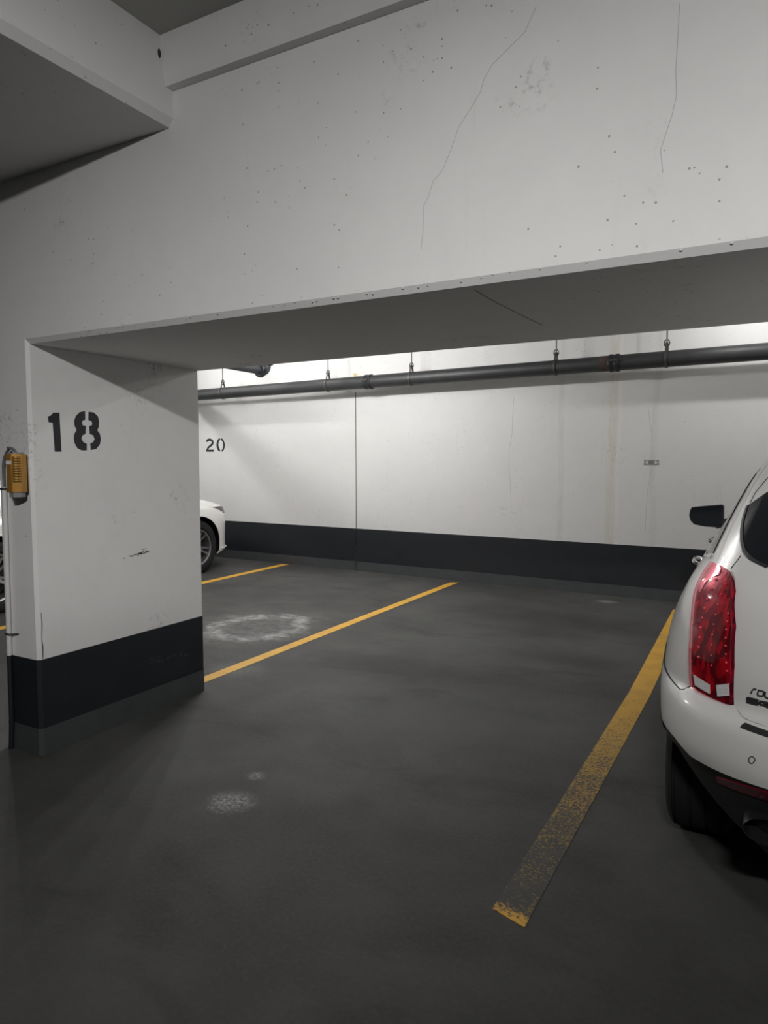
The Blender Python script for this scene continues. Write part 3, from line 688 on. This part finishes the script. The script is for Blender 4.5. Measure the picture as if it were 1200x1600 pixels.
obj('rear_window', patch(A, mirror_poly(GLASS), .005), M['glass'], suv, 40)
obj('window_surround', strip(A, GLASS[:8], .010, .004, -1, .004), M['clad'], suv)
bt = [(.0, .722), (.3763, .7203)][1:] + [(.4383, .722), (.4503, .732)] + BUMPTOP
bump = obj('rear_bumper', patch(A, mirror_poly(bt + [(.92, .742), (.885, .65), (.845, .566)] + [(.80, .566)] + BUMPLOW + [(.2, .558)]), .005), M['paint'], suv, 40)
obj('step_pad', patch(A, mirror_poly(PAD[1:] [::-1][:0] + [(.3763, .714), (.4283, .7156), (.4363, .7093), (.4403, .7015), (.3743, .6999)]), .009), M['pad'], bump, 40)
for sd in (-1, 1):
    obj('parking_sensor', strip(A, SENSOR + SENSOR[:1], .0028, .0012, sd, .005, 2), M['seam'], bump)
    obj('reflector', patch(A, REFL[:3] + [(.30, .545), (.30, .51)] + REFL[3:], .006, sd), M['red'], bump, 40)
    tl = obj('taillight', patch(A, LAMP, .010, sd, .014, depth=.014), M['tail'], suv, 40)
    obj('lens', patch(A, LAMP, .020, sd, .014, depth=.004), M['lens'], tl, 40)
    obj('clear_lens', patch(A, LAMP_TOP, .013, sd, .012, depth=.004), M['pink'], tl, 40)
    for rv in (REV_A, REV_B): obj('reversing_light', patch(A, rv, .0215, sd, .008, depth=.004), M['rev'], tl, 40)
    for (t0, za), (t1, zb), cnt, rad in (((.675, 1.105), (.60, .86), 9, .0042), ((.615, 1.10), (.545, .85), 9, .003), ((.545, 1.02), (.492, .85), 8, .0035), ((.70, 1.02), (.615, .80), 7, .0024)):
        for k in range(cnt):
            f = k/(cnt-1); p = ext(A, t0+(t1-t0)*f, za+(zb-za)*f, .012, sd)
            bm = bmesh.new(); bmesh.ops.create_icosphere(bm, subdivisions=2, radius=rad, matrix=Matrix.Translation(p)); obj('led', bm, M['led'], tl, 80)
    obj('seam', strip(A, SEAM + [(.92, .742)], .004, .0055, sd), M['seam'], suv)
    obj('seam', strip(A, [(.645, 1.150), (.636, 1.1767), (.632, 1.195)], .004, .0065, sd), M['seam'], suv)
    obj('seam', strip(A, RUB, .0035, .001, sd), M['seam'], suv)
    # rear corner glass, door glass, chrome line
    obj('side_window', patch(A, [(.845, 1.178), (.935, 1.388), (1.03, 1.455), (1.25, 1.475), (1.60, 1.46), (1.84, 1.33), (2.0, 1.17), (1.7, 1.150), (1.3, 1.150), (1.0, 1.160)], .004, sd, .03, 1.4), M['glass'], suv, 40)
    obj('window_trim', strip(A, [(.838, 1.165), (1.0, 1.148), (1.3, 1.138), (1.7, 1.138), (2.0, 1.155)], .012, .008, sd), M['chrome'], suv)
    ang = [PI*(1.20-1.40*k/40) for k in range(41)]
    pts = [(ay+(AR+.008)*math.cos(a), .37+(AR+.008)*math.sin(a)) for a in ang]; pts = [p for p in pts if p[1] > .24]
    obj('arch_lip', strip(A, [(t_of_y(A, y, z), z) for y, z in pts], .022, .006, sd, 0, 2), M['lip'], suv)
    for yy in (3.93, 5.02):
        z = .975; t = t_of_y(A, yy, z); p0 = [ext(A, t_of_y(A, yy+dy, z), z, o, sd) for dy, o in ((-.10, .0), (-.10, .024), (-.06, .034), (.06, .034), (.10, .024), (.10, .0))]
        obj('door_handle', ring_tube(bmesh.new(), smooth_path(p0, 4), .0095, 10), M['chrome'], suv, True)
    for yy, z0_, z1_ in ((3.50, .62, 1.13), (4.42, .40, 1.13), (5.42, .42, 1.10)):
        obj('seam', strip(A, [(t_of_y(A, yy, z), z) for z in [z0_+(z1_-z0_)*k/5 for k in range(6)]], .004, .0008, sd), M['seam'], suv)
    # mirror
    mx = .655 + sd*.988; my = 5.2; mz = 1.12
    bm = bmesh.new()
    out = [(-.105, .040), (-.095, .062), (-.01, .074), (.095, .086), (.108, .076), (.110, -.060), (.098, -.072), (-.01, -.068), (-.075, -.056), (-.100, -.030), (-.109, .005)]
    rings = []
    for dyy, s_ in ((0.0, .97), (.004, 1.0), (.05, 1.0), (.10, .85), (.13, .5)):
        rings.append([bm.verts.new((mx + (-sd)*x*s_, my+dyy, mz+z*s_)) for x, z in out])
    for a, b in zip(rings, rings[1:]):
        for k in range(len(out)): bm.faces.new((a[k], a[(k+1) % len(out)], b[(k+1) % len(out)], b[k]))
    bm.faces.new(rings[0]); bm.faces.new(rings[-1])
    mr = obj('door_mirror', bm, M['clad'], suv, 40)
    bm = bmesh.new(); prism(bm, [(mx-sd*x*.93, mz+z*.92) for x, z in out], lambda x, z: (x, my-.003, z), (0, 1, 0), .003); obj('mirror_glass', bm, M['mglass'], mr)
    obj('mirror_arm', T([(mx-sd*.06, my+.05, mz-.055), (.655+sd*.83, my+.09, mz-.03)], [.03, .028], 10), M['clad'], mr, True)
    # exhaust
    ex = .655 + sd*.605
    bm = bmesh.new(); prv = None
    for yy, sc in ((2.50, .92), (2.262, 1.0), (2.258, .985), (2.260, .95), (2.45, .86)):
        rg = [bm.verts.new((ex+.068*sc*math.cos(a), yy, .405+.040*sc*math.sin(a))) for a in [k*PI/16 for k in range(32)]]
        if prv:
            for k in range(32): bm.faces.new((prv[k], prv[(k+1) % 32], rg[(k+1) % 32], rg[k]))
        prv = rg
    bm.faces.new(prv); obj('exhaust_tip', bm, M['exh'], suv, 40)
for pl_ in (L_r, L_o, L_u): obj('badge_letter', strip(A, pl_, .0034, .004, -1, .0055, 3), M['badge'], gate)
for grp in ((L_S,), (L_R,), (L_X1, L_X2)):
    bm = bmesh.new()
    for q in grp:
        b2 = strip(A, q, .0054, .005, -1, .0055, 3); me = bpy.data.meshes.new('t'); b2.to_mesh(me); b2.free(); bm.from_mesh(me); bpy.data.meshes.remove(me)
    obj('badge_letter', bm, M['badge'], gate)
obj('windscreen', patch(A, [(2.45, 1.15), (2.35, 1.30), (2.36, 1.47), (3.0, 1.50), (3.0, 1.15)], .004, -1, .04, 1.2), M['glass'], suv, 40)
obj('windscreen', patch(A, [(2.45, 1.15), (2.35, 1.30), (2.36, 1.47), (3.0, 1.50), (3.0, 1.15)], .004, 1, .04, 1.2), M['glass'], suv, 40)
# --- far car in bay 20, nose to the wall
ROWS_B = [(.20, .80, .20, .5, 2.5, 4.32, .5, 2.5), (.25, .88, .12, .55, 2.5, 4.50, .56, 2.5), (.30, .905, .06, .6, 2.5, 4.535, .58, 2.5), (.315, .905, .04, .6, 2.5, 4.52, .58, 2.5), (.55, .92, .0, .6, 2.5, 4.52, .60, 2.5),
          (.75, .93, .02, .6, 2.5, 4.51, .60, 2.5), (.85, .925, .04, .6, 2.5, 4.49, .62, 2.5), (.885, .915, .045, .6, 2.5, 4.46, .62, 2.5), (.92, .895, .05, .6, 2.5, 4.36, .56, 2.4), (.96, .88, .06, .6, 2.5, 4.20, .52, 2.4), (1.0, .868, .07, .6, 2.5, 4.0, .5, 2.4), (1.03, .86, .08, .6, 2.5, 3.75, .5, 2.4), (1.06, .85, .09, .6, 2.5, 3.40, .7, 2.3),
          (1.15, .81, .13, .55, 2.5, 3.15, .7, 2.4), (1.35, .72, .28, .5, 2.5, 2.75, .7, 2.4), (1.52, .62, .42, .45, 2.5, 2.35, .7, 2.4), (1.60, .54, .5, .45, 2.4, 2.1, .6, 2.3), (1.65, .40, .7, .4, 2.2, 1.8, .5, 2.2), (1.66, .2, .9, .3, 2.2, 1.5, .3, 2.2)]
Bh = Hull(ROWS_B, (-7.445, 3.1, 0)); Bh.breaks = [.30, .315]
far = thing('far_car', 'white car parked in bay 20, partly hidden behind the pillar', 'car', (-7.445, 5.4, 0))
by0, by1 = 3.98, 6.74
hull_body(Bh, 50, [M['white2'], M['clad'], M['well']], lambda t, z: z < (.30 if t < 2.02 else .22), [(-8.6, -8.12, by0, .36, .415), (-6.77, -6.3, by0, .36, .415), (-8.6, -8.12, by1, .36, .415), (-6.77, -6.3, by1, .36, .415)], far)
for y in (by0, by1):
    wheel(far, -8.245, y, .36, .225, -1, .245); wheel(far, -6.645, y, .36, .225, 1, .245)
for sd in (-1, 1):
    tl_, tr_ = t_of_y(Bh, 7.00, .885), t_of_y(Bh, 7.27, .86)
    obj('headlight', patch(Bh, [(tl_, .884), (tr_, .880), (tr_+.03, .855), (tr_+.02, .78), (tr_-.02, .79)], .006, sd, .02), M['mauve'], far, 40)
    ang = [PI*(1.12-1.24*k/40) for k in range(41)]
    for yy in (by0, by1):
        pts = [(yy+.432*math.cos(a), .36+.432*math.sin(a)) for a in ang]; pts = [p for p in pts if p[1] > .23]
        obj('arch_lip', strip(Bh, [(t_of_y(Bh, y, z), z) for y, z in pts], .035, .010, sd, 0, 2), M['white2'], far, 40)
    obj('bumper_lip', strip(Bh, [(t_of_y(Bh, 7.17, .31), .305), (2.75, .305), (3.0, .305)], .014, .012, sd), M['white2'], far)
    obj('side_window', patch(Bh, [(.9, 1.14), (.98, 1.40), (1.2, 1.49), (1.65, 1.47), (1.95, 1.2), (1.9, 1.11), (1.3, 1.11)], .004, sd, .04, 1.4), M['glass'], far, 40)
    obj('windscreen', patch(Bh, [(2.45, 1.12), (2.35, 1.30), (2.36, 1.49), (3.0, 1.52), (3.0, 1.12)], .004, sd, .05, 1.2), M['glass'], far, 40)
    for yy in (4.75, 5.75):
        p0 = [ext(Bh, t_of_y(Bh, yy+d_, .93), .93, o, sd) for d_, o in ((-.1, 0), (-.09, .03), (.09, .03), (.1, 0))]; obj('door_handle', ring_tube(bmesh.new(), p0, .012, 8), M['white2'], far, True)
    for yy in (4.45, 5.3, 6.2):
        obj('seam', strip(Bh, [(t_of_y(Bh, yy, z), z) for z in (.45, .6, .8, 1.0, 1.09)], .004, .0008, sd), M['seam'], far)
obj('rear_window', patch(Bh, mirror_poly([(.5, 1.16), (.62, 1.2), (.66, 1.4), (.5, 1.46)]), .004, -1, .05), M['glass'], far, 40)
